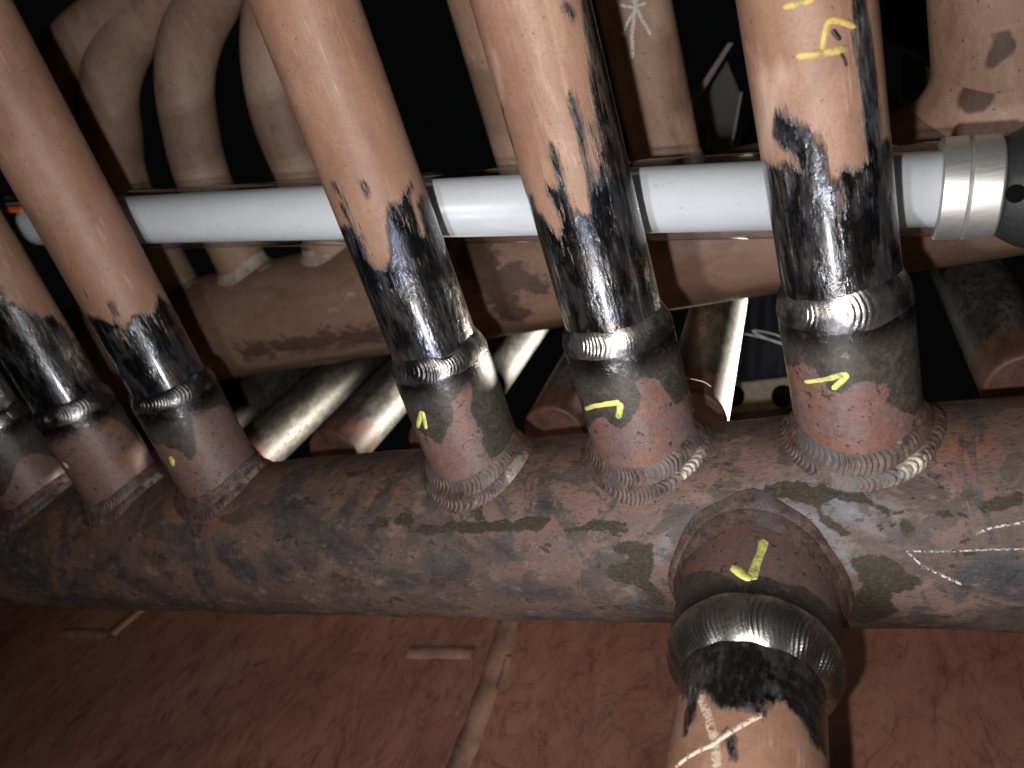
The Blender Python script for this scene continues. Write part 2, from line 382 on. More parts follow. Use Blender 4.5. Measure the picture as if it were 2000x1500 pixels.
def mat_bare(name, seed):
    """cold-drawn tube of the lower row: dull steel, rusty at the end"""
    q = NT(name); mid = q.noise(90, (1, .4, 1), 6, .7, (seed, 0, 0)); fine = q.noise(900, (1, .3, 1), 4, .7)
    col = q.ramp(mid, [(.3, (.035, .034, .033)), (.5, (.10, .096, .09)), (.7, (.19, .18, .16))])
    sp = q.mr(q.noise(220, (1, .6, 1), 5, .7, (seed, 2, 1)), .52, .60); col = q.mix(q.math('MULTIPLY', sp, .8), col, (.045, .036, .022))
    rust = q.mr(q.math('MULTIPLY_ADD', q.math('SUBTRACT', mid, .5), .05, q.attr('rust')), -.002, .003)
    col = q.mix(rust, col, q.ramp(mid, [(.3, (.05, .026, .021)), (.55, (.13, .06, .043)), (.75, (.21, .10, .065))]))
    nr = q.bump(mid, .0004, .5); nr = q.bump(fine, .0002, .5, nr)
    return q.done(col, q.mr(mid, .3, .7, .48, .62), q.fmix(rust, .45, .05), nr)

def mat_floor():
    q = NT('red_oxide_plate'); st = (1, .55, 1)
    big = q.noise(9, st, 6, .62, (1, 2, 0), .8); mid = q.noise(26, (1.2, .55, 1), 7, .72, (0, 0, 0), 3.0); fine = q.noise(420, (1, 1, 1), 5, .7)
    vein = q.noise(20, (1.2, .6, 1), 5, .6, (3, 1, 0), 1.5)
    col = q.ramp(big, [(.3, (.105, .040, .026)), (.5, (.165, .068, .045)), (.7, (.215, .105, .074))])
    col = q.mix(q.mr(mid, .5, .68, 0, .55), col, (.21, .105, .072))
    col = q.mix(q.mr(mid, .46, .34, 0, .6), col, (.055, .02, .014))
    thin = q.mr(q.math('ABSOLUTE', q.math('SUBTRACT', vein, .5)), 0, .022, .32, 0)
    col = q.mix(thin, col, (.04, .017, .013))
    col = q.mix(q.mr(fine, .6, .75, 0, .3), col, (.19, .11, .08))
    nr = q.bump(mid, .0014, .55); nr = q.bump(fine, .0003, .5, nr); nr = q.bump(thin, .0005, .5, nr)
    return q.done(col, q.mr(mid, .3, .7, .45, .62), 0., nr)
def mat_plain(name, col, rough=.5, metal=0., var=.25, scale=120, spec=.5, bump=.0003, st=(1, 1, 1)):
    q = NT(name); mid = q.noise(scale, st, 6, .7); c = np.array(col)
    cc = q.ramp(mid, [(.3, tuple(c*(1 - var))), (.7, tuple(np.minimum(c*(1 + var), .95)))])
    return q.done(cc, q.mr(mid, .3, .7, rough*.85, min(rough*1.2, 1)), metal, q.bump(mid, bump, .5), spec)
def mat_chalk(name, col, cover=.5, scale=700):
    q = NT(name); a = q.mr(q.noise(scale, (1, 1, 1), 4, .7), cover - .08, cover + .05)
    q.put(q.b.inputs['Alpha'], a)
    return q.done(col, .8)
def mat_clear():
    q = NT('clear_plastic'); tr = q.n('ShaderNodeBsdfTransparent'); tr.inputs[0].default_value = (.93, .94, .95, 1)
    gl = q.n('ShaderNodeBsdfGlossy'); gl.inputs['Roughness'].default_value = .06; gl.inputs['Color'].default_value = (1, 1, 1, 1)
    fr = q.n('ShaderNodeFresnel'); gq = q.n('ShaderNodeNewGeometry'); q.put(fr.inputs[0], q.fmix(gq.outputs['Backfacing'], 1.5, 1/1.5))
    mx = q.n('ShaderNodeMixShader'); q.t.links.new(fr.outputs[0], mx.inputs[0]); q.t.links.new(tr.outputs[0], mx.inputs[1]); q.t.links.new(gl.outputs[0], mx.inputs[2])
    q.t.links.new(mx.outputs[0], q.out.inputs[0]); return q.m

M_header = mat_header('rusty_header_steel')
M_bright = mat_weld('fresh_weld', 'bright'); M_base = mat_weld('oxidised_weld', 'base'); M_broad = mat_weld('broad_fresh_weld', 'broad')
def mat_marker(name, c):
    q = NT(name); a = q.noise(900, (1, 1, 1), 5, .75); b = q.noise(160, (1, 1, 1), 4, .6); c = np.array(c)
    col = q.ramp(b, [(.35, tuple(c*(.62, .72, .95))), (.55, tuple(c))]); q.put(q.b.inputs['Alpha'], q.mr(q.math('MULTIPLY_ADD', b, .5, q.math('MULTIPLY', a, .6)), .40, .52, .35, 1.))
    return q.done(col, .5, 0., q.bump(a, .0003, .5))
M_yellow = mat_marker('yellow_marker', (.70, .65, .17)); M_ochre = mat_marker('ochre_marker', (.52, .36, .10))
M_black = mat_plain('black_marker', (.015, .014, .013), .5)
M_chalk = mat_chalk('white_chalk', (.55, .52, .49), .52); M_chalk2 = mat_chalk('bright_chalk', (.66, .62, .56), .42); M_scratch = mat_chalk('pale_scratch', (.48, .36, .28), .47, 420)

# ------------------------------------------------------------------ base plate
fy0, fy1 = -.75, .06
nx, ny = 260, 100
X, Y = np.meshgrid(np.linspace(-1.7, .7, nx), np.linspace(fy0, fy1, ny))
Zf = .0012*np.sin(X*9 + Y*4) + .0008*np.sin(X*23 - Y*17 + 1)
me = grid(np.stack([X, Y, Zf], -1)[:, ::1], close=False)
fl = link('base_plate', me, mat_floor(), None, (0, 0, 0)); setp(fl, 'red oxide painted steel plate under the rusty header', None, None, 'structure')
M_seam = mat_plain('pale_seam', (.165, .09, .06), .6, 0, .45, 45)
def seam(pxs, wd, name='seam_strip'):
    P = np.array([onplane(p, 2, .001) for p in pxs]); P = smooth_path(P, 8) if len(P) > 2 else np.array([P[0] + (P[1] - P[0])*t for t in np.linspace(0, 1, 14)])
    t = np.gradient(P, axis=0); t /= np.linalg.norm(t, axis=1)[:, None]; nn = np.stack([-t[:, 1], t[:, 0], 0*t[:, 0]], 1)
    wv = wd/2*(1 + .06*np.sin(np.arange(len(P))*.9 + wd*900))
    rows = [P + nn*(wv*q)[:, None] + np.array([0, 0, z]) for q, z in ((-1, -.003), (-.92, .0004), (0, .0005), (.92, .0004), (1, -.003))]
    return link(name, grid(np.array(rows), close=False), M_seam, fl)
seam([(1000, 1190), (985, 1235), (955, 1330), (925, 1420), (893, 1500), (860, 1590)], .017)
seam([(798, 1273), (860, 1273), (925, 1274)], .012)
seam([(285, 1180), (245, 1213), (215, 1238)], .014); seam([(118, 1236), (170, 1236), (214, 1240)], .012)
seam([(990, 1285), (990, 1290), (975, 1345)], .006)

# ------------------------------------------------------------------ front manifold
RH, RT, RS = .05715, .0255, .0293
PITCH = .109
man = empty('pipe_manifold', (0, 0, 0))
setp(man, 'rusty horizontal header pipe in front with welded riser tubes and nozzle, yellow paint ticks', 'pipe manifold')
hc = Cyl((0, 0, HZ), (1, 0, 0), RH)
P, U, V = cyl_grid(hc, -1.45, .42, 200, 700)
P = P + (P - (hc.c + V[..., None]*hc.a))/RH*(.0004*np.sin(V*37 + U*50) + .0003*np.sin(V*91 - U*120))[..., None]
uv = np.stack([U.ravel(), V.ravel()], 1)
def hpoly(pts): return sdf_poly(uv, [hc.hit(p) for p in pts])
olive = np.max([hpoly(p) for p in (
    crop(1250, 450, .4, [(580,1270),(640,1230),(780,1210),(830,1250),(900,1220),(940,1260),(1080,1280),(1180,1340),(1230,1370),(1200,1390),(1120,1340),(1040,1320),(960,1310),(880,1340),(900,1400),(960,1420),(1030,1480),(1000,1500),(880,1420),(850,1340),(760,1320),(640,1300)]),
    crop(1000, 950, .5, [(385,230),(440,215),(550,220),(560,280),(540,370),(600,440),(590,470),(540,465),(520,410),(450,380),(400,375),(360,340),(370,315),(440,300),(460,270),(400,260)]),
    crop(1000, 950, .5, [(1310,280),(1440,265),(1500,290),(1540,330),(1610,375),(1570,400),(1490,415),(1480,460),(1520,490),(1450,520),(1380,540),(1300,520),(1330,440),(1370,380)]),
    crop(600, 450, .4, [(420,1420),(460,1375),(500,1380),(540,1420),(500,1445),(440,1440)]),
    crop(600, 450, .4, [(490,1470),(560,1430),(650,1440),(700,1415),(850,1420),(960,1410),(1040,1440),(1050,1400),(1150,1390),(1200,1400),(1150,1460),(1060,1470),(1040,1460),(900,1470),(800,1480),(700,1470),(600,1490)]),
    crop(1000, 950, .5, [(0,140),(60,110),(160,120),(130,150),(60,170),(10,170)]),
    crop(1000, 950, .5, [(200,165),(290,150),(310,125),(380,130),(460,145),(420,165),(370,170),(300,175),(210,180)]),
    crop(1000, 950, .5, [(1520,110),(1570,150),(1560,200),(1530,190),(1510,150)]),
    crop(1000, 950, .5, [(1820,70),(1900,40),(2000,20),(2000,70),(1900,95),(1830,100)]),
    crop(1000, 950, .5, [(1660,100),(1720,85),(1730,110),(1680,125)]))], axis=0)
def blob(px, r): return sdf_line(uv, [hc.hit(p) for p in px], r)
orange = np.max([blob([(745, 965), (790, 930)], .012), blob([(1860, 895), (1930, 880)], .010), blob([(1830, 840), (1990, 820)], .003), blob([(1060, 925), (1110, 905)], .010), blob([(300, 1010), (440, 1005)], .014), blob([(60, 1030), (200, 1025)], .010), blob([(890, 1075), (940, 1065)], .004)], axis=0)
rose = np.max([blob([(1150, 960), (1330, 960), (1480, 930)], .020), blob([(1700, 950), (1850, 980)], .018), blob([(850, 1000), (1050, 990)], .014), blob([(1250, 1080), (1300, 1000)], .012), blob([(1700, 1170), (1900, 1180)], .012)], axis=0)
bluef = np.max([blob([(1290, 1090), (1310, 1040), (1370, 1000), (1440, 982), (1520, 985), (1590, 1010), (1640, 1060), (1660, 1110)], .0045), blob([(1450, 965), (1560, 945), (1680, 925)], .004), blob([(1640, 980), (1720, 1010)], .010), blob([(860, 1090), (900, 1080)], .003)], axis=0)
heat = np.full(len(uv), -.05); xyz = P.reshape(-1, 3)
for k, (X0, ax_, rs_) in enumerate([(-q_*PITCH, 1, RS) for q_ in (0, 1, 2, 4, 5, 6)] + [(-.0547, 2, .0378)]):
    oth = xyz[:, 1] if ax_ == 1 else xyz[:, 2] - HZ
    front = (xyz[:, 2] > HZ) if ax_ == 1 else (xyz[:, 1] < 0)
    rho = np.hypot(xyz[:, 0] - X0, oth); heat = np.maximum(heat, np.where(front, rs_ + .0135 - rho, -.05))
slt = np.max([blob(px, r) for px, r in (([(20, 1085), (70, 1120)], .016), ([(225, 1100), (240, 1120)], .009), ([(385, 1075), (400, 1130)], .010), ([(440, 1080), (480, 1120)], .011), ([(535, 1100), (550, 1120)], .009), ([(640, 1050), (700, 1090)], .010), ([(545, 985), (600, 990)], .010), ([(690, 980), (670, 1010)], .007), ([(740, 1130), (810, 1140)], .008), ([(850, 1100), (900, 1110)], .008), ([(960, 1060), (1000, 1080)], .006), ([(100, 1170), (420, 1185)], .006), ([(1000, 1150), (1100, 1160)], .006), ([(1900, 1130), (1990, 1140)], .008))], axis=0)
me = grid(P, caps=True, attrs=dict(slt=slt, heat=heat, olive=olive, orange=orange, rose=rose, blue=bluef))
header = link('header_pipe', me, M_header, man, (0, 0, HZ))

def bead(foot_out, foot_in, N, bulge, ripple, mat, parent, name, d, cx, nphi=840, nv=17, seed=0, curl=1.5, clean=None, phi0=0.):
    """weld bead: foot_out/foot_in(phi) -> points; ripples like stacked coins"""
    rg = np.random.default_rng(seed)
    ph = np.linspace(0, 2*math.pi, nphi, endpoint=False); v = np.linspace(0, 1, nv)
    wob = sum(rg.normal()*.22/k*np.sin(k*ph + rg.uniform(0, 6)) for k in range(2, 14)); wob2 = sum(rg.normal()*.2/k*np.sin(k*ph + rg.uniform(0, 6)) for k in range(2, 16))
    A = foot_out(ph, wob); B = foot_in(ph, wob2)
    warp = sum(rg.normal()*1.1/k*np.sin(k*ph + rg.uniform(0, 6)) for k in (2, 3, 5, 7, 11, 17))
    amp = np.clip(1 + .8*np.interp(ph, np.linspace(0, 2*math.pi, N//2), np.r_[rg.normal(size=N//2 - 1), 0]) + .7*np.sin(ph*2 + rg.uniform(0, 6)), .1, 2.4)
    Lp = A[None] + (B - A)[None]*v[:, None, None]
    tang = np.roll(A, -1, 0) - np.roll(A, 1, 0); tang /= np.linalg.norm(tang, axis=1)[:, None]
    nr = np.cross(tang, B - A); nr /= np.linalg.norm(nr, axis=1)[:, None] + 1e-12
    out = A - (cx + d*((A - cx)@d)[:, None]); sgn = np.sign((nr*(out + np.asarray(d)*np.linalg.norm(out, axis=1)[:, None])).sum(1)); nr *= sgn[:, None]
    phase = (ph*N/(2*math.pi) + warp)[None] + curl*(2*v[:, None] - 1)**2
    fr = phase % 1.0
    coin = np.where(fr < .68, np.sin(fr/.68*math.pi/2), np.cos((fr - .68)/.32*math.pi/2))
    win = np.sin(math.pi*np.clip(v, 0, 1))[:, None]
    hgt = bulge*win**.7*(1 + .25*wob[None]*2) + ripple*coin*amp[None]*np.clip(win*1.6, 0, 1) - .0004
    Pq = Lp + nr[None]*hgt[..., None]
    at = {}
    if clean is not None: at['clean'] = np.repeat(clean(ph)[None], nv, 0)
    return link(name, grid(Pq, attrs=at), mat, parent)

def stub(X0, d, r_t, r_s, top, tube_len, mats, boundary=None, strokes=(), pales=(), redline=None, seed=0, name='riser_tube', label=None, side=0., base_w=.0095, nz=None, clean_at=.6, ring_w=(.0062, .0072, .0007, .0025), saddle_ripple=.00034, ring_rip=.00025):
    """a tube butted into a socket that is welded to the header; d = outward axis; returns tube object"""
    d = np.array(d, float); ctr = np.array([X0, 0, HZ]); e1 = np.array([1., 0, 0]); e2 = np.cross(d, e1)
    # tube
    cy = Cyl(ctr, d, r_t); n2 = nz or int(tube_len/.0021)
    P, U, V = cyl_grid(cy, top - .012, top + tube_len, 150, n2); uvt = np.stack([U.ravel(), V.ravel()], 1); L = math.pi*r_t
    if boundary is not None:
        b = np.array([cy.hit(p) for p in boundary]); b = b[:]
        sgn = 1 if b[-1, 0] > b[0, 0] else -1
        poly = [(-sgn*1.1*L, b[0, 1])] + [tuple(q) for q in b] + [(sgn*1.1*L, b[-1, 1]), (sgn*1.1*L, -1), (-sgn*1.1*L, -1)]
        bare = sdf_poly(uvt, poly)
    else: bare = top + .05 + .01*np.sin(U.ravel()*150) - V.ravel()
    sc = .00022
    for px, wpx in strokes: bare = np.maximum(bare, sdf_line(uvt, [cy.hit(p) for p in px], wpx*sc/2))
    pale = np.full(len(uvt), -.05)
    for px, wpx in pales: pale = np.maximum(pale, sdf_line(uvt, [cy.hit(p) for p in px], wpx*sc/2))
    bare = np.clip(bare, -.05, .05)
    t = link(name, grid(P, caps=True, attrs=dict(bare=bare, pale=pale)), mats[0], man, ctr + d*top)
    if label: t['label'] = label
    # socket
    cs = Cyl(ctr, d, r_s); v0 = RH*.62; wa, wb_, wc, wd_ = ring_w
    vs = np.r_[np.linspace(v0, top - wa + .0004, 60), top - wa + .0012, top - wa*.5, top, top + wb_*.45, top + wb_*.5]
    cone = lambda z: (r_t - r_s)*np.clip((z - (top - wa))/(wa + wb_), 0, 1) - .0003
    off = np.r_[np.zeros(60), cone(top - wa + .0012), cone(top - wa*.5), cone(top), cone(top + wb_*.45), r_t - r_s - .0005]
    th = (np.arange(120)/120*2 - 1)*math.pi; Us, Vs = np.meshgrid(th*r_s, vs)
    Ps = cs.pt(Us, Vs, np.repeat(off[:, None], 120, 1)); uvs = np.stack([Us.ravel(), Vs.ravel()], 1)
    Ls = math.pi*r_s
    if redline is not None:
        b = np.array([cs.hit(p) for p in redline]); poly = [(-1.1*Ls*np.sign(b[-1, 0] - b[0, 0]), b[0, 1])] + [tuple(q) for q in b] + [(1.1*Ls*np.sign(b[-1, 0] - b[0, 0]), b[-1, 1]), (1.1*Ls*np.sign(b[-1, 0] - b[0, 0]), -1), (-1.1*Ls*np.sign(b[-1, 0] - b[0, 0]), -1)]
        red = sdf_poly(uvs, poly)
    else: red = RH + .028 - Vs.ravel() + .012*np.sin(Us.ravel()*90 + seed)
    s = link('socket', grid(Ps, attrs=dict(red=np.clip(red, -.05, .05), mouth=Vs.ravel() - (top - .017))), mats[1], t)
    # ring weld at the mouth
    def ring(r0, z0):
        return lambda ph, wb: ctr + (r0*np.cos(ph))[:, None]*e1 + (r0*np.sin(ph))[:, None]*e2 + (z0*(1 + 0*wb) + wb*.006)[:, None]*d
    bead(ring(r_s + .0004, top - wa), ring(r_t - .0002, top + wb_), int(2*math.pi*r_s/wd_), wc, ring_rip, M_broad if name == 'nozzle_tube' else M_bright, t, 'ring_weld', d, ctr, seed=seed*7 + 1)
    # saddle weld at the header, two passes
    def sad(rho, lift):
        def f(ph, wb):
            rr = rho*(1 + .10*wb); s2 = rr*np.sin(ph)
            hh = np.sqrt(np.maximum(RH**2 - s2**2, 1e-6)) + lift
            return ctr + (rr*np.cos(ph))[:, None]*e1 + s2[:, None]*e2 + hh[:, None]*d
        return f
    cam_phi = math.atan2((CAM - ctr)@e2, (CAM - ctr)@e1)
    cl = lambda ph: np.clip(np.cos(ph - cam_phi - clean_at)*3 - 2.35, 0, 1)*.85
    bead(sad(r_s + base_w, -.0008), sad(r_s + base_w*.42, .0042), int(2*math.pi*(r_s + .01)/.0032), .0005, saddle_ripple, M_base, t, 'saddle_weld', d, ctr, seed=seed*7 + 2, clean=cl)
    bead(sad(r_s + base_w*.55, .0025), sad(r_s - .0006, .0115), int(2*math.pi*(r_s + .006)/.0031), .0004, saddle_ripple*.9, M_base, t, 'saddle_weld', d, ctr, seed=seed*7 + 3, clean=lambda ph: cl(ph)*.75)
    t['_'] = 0; del t['_']
    return t, cy, cs

UP = (0, 0, 1)
TOP = .1300                                     # socket mouth above the header axis
def mats(seed): return (mat_tube('primed_tube_%d' % seed, (1, 1, .16), seed*1.7), mat_socket('socket_steel_%d' % seed, seed*2.3))
A3 = lambda pts: crop(1300, 0, .35, pts)
A2 = lambda pts: crop(650, 0, .35, pts)
A5 = lambda pts: crop(600, 450, .4, pts)
A6 = lambda pts: crop(1250, 450, .4, pts)
A8 = lambda pts: crop(1000, 950, .5, pts)
A4 = lambda pts: crop(0, 450, .4, pts)
def mark(cy, px, wpx, mat, parent, name='paint_mark', **k): return link(name, ribbon(cy, px, wpx, **k), mat, parent)

t6, c6, s6 = stub(0, UP, RT, RS, TOP, .24, mats(6), A3([(520,890),(570,905),(600,930),(640,950),(650,910),(700,900),(735,950),(700,850),(640,820),(605,760),(605,660),(640,590),(665,600),(690,650),(760,700),(840,750),(880,830),(910,930),(930,1020),(970,1000),(1000,920),(1040,930),(1085,960),(1110,900),(1150,890),(1110,830),(1095,700),(1090,500),(1060,430),(1050,250),(1045,-60),(1120,-60),(1150,200),(1175,400),(1195,600),(1205,800)]),
    pales=[([(1490, 160), (1500, 230), (1492, 290)], 45), ([(1520, 150), (1505, 200)], 40)],
    redline=A6([(690,640),(740,660),(800,650),(860,690),(900,740),(930,790),(1000,780),(1060,740),(1130,735),(1200,750),(1230,790),(1200,840),(1280,880),(1340,900)]), ring_w=(.0075, .0085, .0010, .0027), seed=6, label='thickest looking primed riser with ochre paint marks near its top')
mark(c6, A3([(872,280),(890,190),(905,120),(940,112),(1000,125),(1060,150)]), 13, M_ochre, t6)
mark(c6, A3([(728,315),(800,306),(860,298),(940,286),(1012,268)]), 15, M_ochre, t6, off=.0003)
mark(c6, A3([(655,42),(740,20),(830,-8)]), 13, M_ochre, t6)
mark(c6, A3([(928,165),(950,195),(975,225)]), 9, M_black, t6, off=.0004, name='ink_mark')
mark(c6, A3([(975,295),(995,330),(1008,372)]), 5, M_black, t6, off=.0005, name='ink_mark')
mark(s6, A6([(802,740),(870,733),(930,722),(980,706),(1018,703)]), 11, M_yellow, t6, taper=[.75, .8, 1, 1.1])
mark(s6, A6([(1018,703),(985,735),(940,776)]), 12, M_yellow, t6, off=.0003)

t5, c5, s5 = stub(-PITCH, UP, RT, RS, TOP - .001, .27, mats(5), A2([(1085,1085),(1120,1090),(1140,1180),(1170,1190),(1230,1290),(1265,1320),(1280,1250),(1270,1220),(1215,1110),(1185,1060),(1185,1010),(1215,1040),(1260,1040),(1230,940),(1205,850),(1220,800),(1245,810),(1270,930),(1300,1060),(1340,1170),(1390,1210),(1440,1190),(1420,1050),(1385,850),(1350,680),(1310,560),(1320,520),(1345,560),(1390,720),(1430,900),(1470,1000),(1480,900),(1440,780),(1410,700),(1420,670),(1450,700),(1490,850),(1480,740),(1450,560),(1425,400),(1425,250),(1390,60),(1380,-60),(1420,-60)]),
    strokes=[(A2([(945, 600), (965, 690), (1000, 800)]), 8), (A2([(1295, 40), (1335, 80)]), 16)],
    pales=[(A2([(905, 320), (920, 420), (945, 540)]), 9)],
    redline=[(1150,835),(1160,818),(1176,814),(1200,830),(1216,838),(1228,822),(1256,778),(1240,746),(1256,734),(1280,738),(1300,760),(1320,790)], ring_w=(.0050, .0090, .0010, .0021), seed=5)
mark(s5, A5([(1357,872),(1400,857),(1460,848),(1528,838)]), 9, M_yellow, t5, taper=[.8, .8, 1.1])
mark(s5, A5([(1528,838),(1528,875),(1518,918)]), 13, M_yellow, t5, off=.0003)

t4, c4, s4 = stub(-2*PITCH, UP, RT, RS, TOP + .0015, .30, mats(4), [(688,440),(700,470),(712,500),(735,525),(752,525),(765,500),(760,470),(757,440),(755,413),(758,392),(776,395),(797,360),(804,364),(804,392),(818,437),(825,458),(828,451),(814,402),(821,374),(839,395),(850,400)],
    strokes=[(A2([(0, 1030), (60, 1110), (130, 1260)]), 6), (A2([(50, 1150), (120, 1290), (200, 1450)]), 9), (A2([(170, 1030), (200, 1100)]), 8), (A2([(165, 1320), (180, 1400)]), 10)],
    redline=[(800,826),(812,834),(840,854),(864,870),(876,834),(888,810),(880,790),(912,742),(924,754),(920,802),(944,850),(940,870),(960,894),(984,882),(1000,850)], ring_w=(.0070, .0062, .0008, .0024), seed=4)
mark(s4, A5([(537,962),(550,920),(562,884)]), 10, M_yellow, t4); mark(s4, A5([(562,884),(572,925),(580,970)]), 10, M_yellow, t4, off=.0003)

t3, c3, s3 = stub(-4*PITCH, UP, RT, RS, TOP + .003, .42, mats(3), [(177,616),(205,625),(233,630),(247,639),(254,625),(262,618),(280,612),(299,611),(305,590),(309,576),(316,584),(330,592)],
    strokes=[([(216, 592), (228, 615)], 10)], redline=A4([(760,1040),(800,1050),(850,1060),(900,1090),(930,1130),(960,1080),(950,1000),(930,890),(1080,850),(1130,880),(1180,960),(1230,1080)]), ring_w=(.0045, .0080, .0012, .0027), seed=3)
mark(s3, [(334, 892), (337, 910)], 14, M_yellow, t3)
t2, c2, s2 = stub(-5*PITCH, UP, RT, RS, TOP + .003, .42, mats(2), [(0,560),(15,590),(45,600),(70,614),(100,618),(118,632),(140,660)],
    redline=A4([(250,1000),(330,960),(420,960),(460,900),(540,910),(640,980),(700,1060)]), ring_w=(.0060, .0090, .0010, .0024), seed=2)
mark(s2, [(122, 903), (133, 915)], 13, M_yellow, t2)
t1, c1_, s1 = stub(-6*PITCH, UP, RT, RS, TOP + .002, .42, mats(1), None, seed=1)

nzl, cn, sn = stub(-.0547, (0, -1, 0), .0302, .0378, .1075, .30, (mat_tube('primed_nozzle_tube', (1, .35, 1), 9.1, 0.), mat_socket('nozzle_socket', 5.5)),
    A8([(650,800),(665,800),(690,850),(680,950),(705,930),(730,800),(760,800),(800,860),(870,880),(940,880),(980,890),(1010,850),(1040,830),(1110,890),(1130,900),(1170,1010),(1220,1050)]),
    strokes=[(A8([(845, 960), (870, 1060)]), 12), (A8([(690, 870), (680, 960)]), 14)], seed=12, name='nozzle_tube', label='short nozzle tube coming forward below the header with thick bright weld ring', base_w=.0075, clean_at=9, ring_w=(.0085, .0110, .0022, .0024), saddle_ripple=.00012, ring_rip=.00042,
    redline=A8([(600,400),(640,370),(700,340),(780,330),(860,360),(900,420),(960,350),(1060,380),(1150,400),(1230,470),(1290,520)]))
mark(sn, A8([(985,207),(975,250),(955,300),(935,365)]), 17, M_yellow, nzl, taper=[1.1, .8, .9, 1.1]); mark(sn, A8([(935,366),(900,345),(860,312)]), 18, M_yellow, nzl, off=.0003)
mark(cn, A8([(735,815),(760,880),(790,980),(800,1100)]), 12, M_scratch, nzl, 'chalk_mark'); mark(cn, A8([(975,890),(900,930),(780,1010),(640,1095)]), 13, M_scratch, nzl, 'chalk_mark', off=.0003)
# chalk arrow on the header
for px, wd in ((A8([(1540,250),(1600,305),(1680,345),(1755,378)]), 5), (A8([(1540,250),(1700,252),(1850,245),(2060,240)]), 4), (A8([(1805,185),(1870,160),(1990,140),(2060,130)]), 6)):
    mark(hc, px, wd, M_chalk, header, 'chalk_mark', off=.0011)

# ------------------------------------------------------------------ rear manifold
Y2, Z2 = .2325, HZ + .103
rman = empty('rear_manifold', (0, Y2, Z2))
setp(rman, 'dusty brown rear header pipe with bent tubes rising behind the white lamp tube', 'pipe manifold')
h2 = Cyl((0, Y2, Z2), (1, 0, 0), RH)
P, U, V = cyl_grid(h2, -1.6, .55, 128, 320); uv2 = np.stack([U.ravel(), V.ravel()], 1)
d2 = np.max([sdf_line(uv2, [h2.hit(p) for p in px], r) for px, r in (([(480, 690), (620, 670), (740, 650)], .012), ([(920, 500), (980, 560), (1000, 610)], .018), ([(960, 520), (1060, 560)], .010))], axis=0)
p2 = np.max([sdf_line(uv2, [h2.hit(p) for p in px], r) for px, r in (([(340, 530), (370, 555)], .008), ([(480, 505), (520, 520)], .008), ([(640, 610), (690, 575)], .0015))], axis=0)
link('header_pipe', grid(P, caps=True, attrs=dict(dark=np.clip(d2, -.05, .05), pale=np.clip(p2, -.05, .05))), mat_rear('dusty_header', 2, (.215, .122, .082), (.5, 1, 1), .06), rman, (0, Y2, Z2))
def m_rear(i): return mat_rear('dusty_tube_%d' % i, 3.1*i + 1, tuple(np.array((.19, .115, .082))*(2.2 if i == 7 else 1.75 if 5 <= i <= 7 else 1.4)))
def bent(pxs, i, dark=(), R=RT, yb=0.):
    b0 = onplane(pxs[0], 1, Y2); pts = [np.array([b0[0], Y2, Z2 + .03])] + [onplane(p, 1, Y2 + yb*k) for k, p in enumerate(pxs)]
    me = sweep(smooth_path(pts, 14), R, 64)
    cy_ = None
    for nm, val in (('dark', -.05), ('pale', -.05)):
        at = me.attributes.new(nm, 'FLOAT', 'POINT'); at.data.foreach_set('value', np.full(len(me.vertices), val, np.float32))
    return link('bent_tube', me, m_rear(i), rman)
bent([(245,372),(222,250),(215,170),(238,90),(290,20),(360,-50),(450,-120)], 1)
bent([(403,364),(372,250),(361,150),(378,60),(425,-30),(490,-110)], 2)
bent([(600,356),(552,240),(532,140),(533,50),(555,-40),(600,-130)], 3)
bent([(95,380),(95,250),(110,160),(150,90),(225,30),(320,-40)], 4)
def straight(X0, R, i, top, lean=0., dark=()):
    cy_ = Cyl((X0, Y2, Z2), (lean, 0, 1), R); P, U, V = cyl_grid(cy_, .02, top, 96, 120); u_ = np.stack([U.ravel(), V.ravel()], 1)
    dk = np.full(len(u_), -.05)
    for px, r in dark: dk = np.maximum(dk, sdf_line(u_, [cy_.hit(p) for p in px], r) if r else sdf_poly(u_, [cy_.hit(p) for p in px]))
    o = link('riser_tube', grid(P, caps=True, attrs=dict(dark=dk, pale=np.full(len(u_), -.05))), m_rear(i), rman)
    return o, cy_
straight(-2*PITCH, RT, 5, .40)
tr, ctr_ = straight(-PITCH, RT, 6, .40)
for px, wd in (([(1245, -10), (1238, 30), (1234, 70), (1235, 115)], 9), ([(1210, 10), (1240, 15), (1262, 5)], 6), ([(1236, 25), (1222, 50), (1216, 72)], 7), ([(1244, 18), (1258, 45), (1272, 68)], 8), ([(1246, 15), (1230, -10)], 7)):
    mark(ctr_, px, wd, M_chalk2, tr, 'chalk_mark')
tb, cb = straight(.109, .040, 7, .42, dark=[(A3([(1810,190),(1910,165),(1975,230),(1960,290),(1880,330),(1840,385),(1770,395),(1790,290),(1830,240)]), 0), (A3([(1700,470),(1720,480),(1730,520),(1780,530),(1805,590),(1740,605),(1650,590),(1690,560)]), 0), (A3([(1850, 525), (1870, 520)]), .002)])
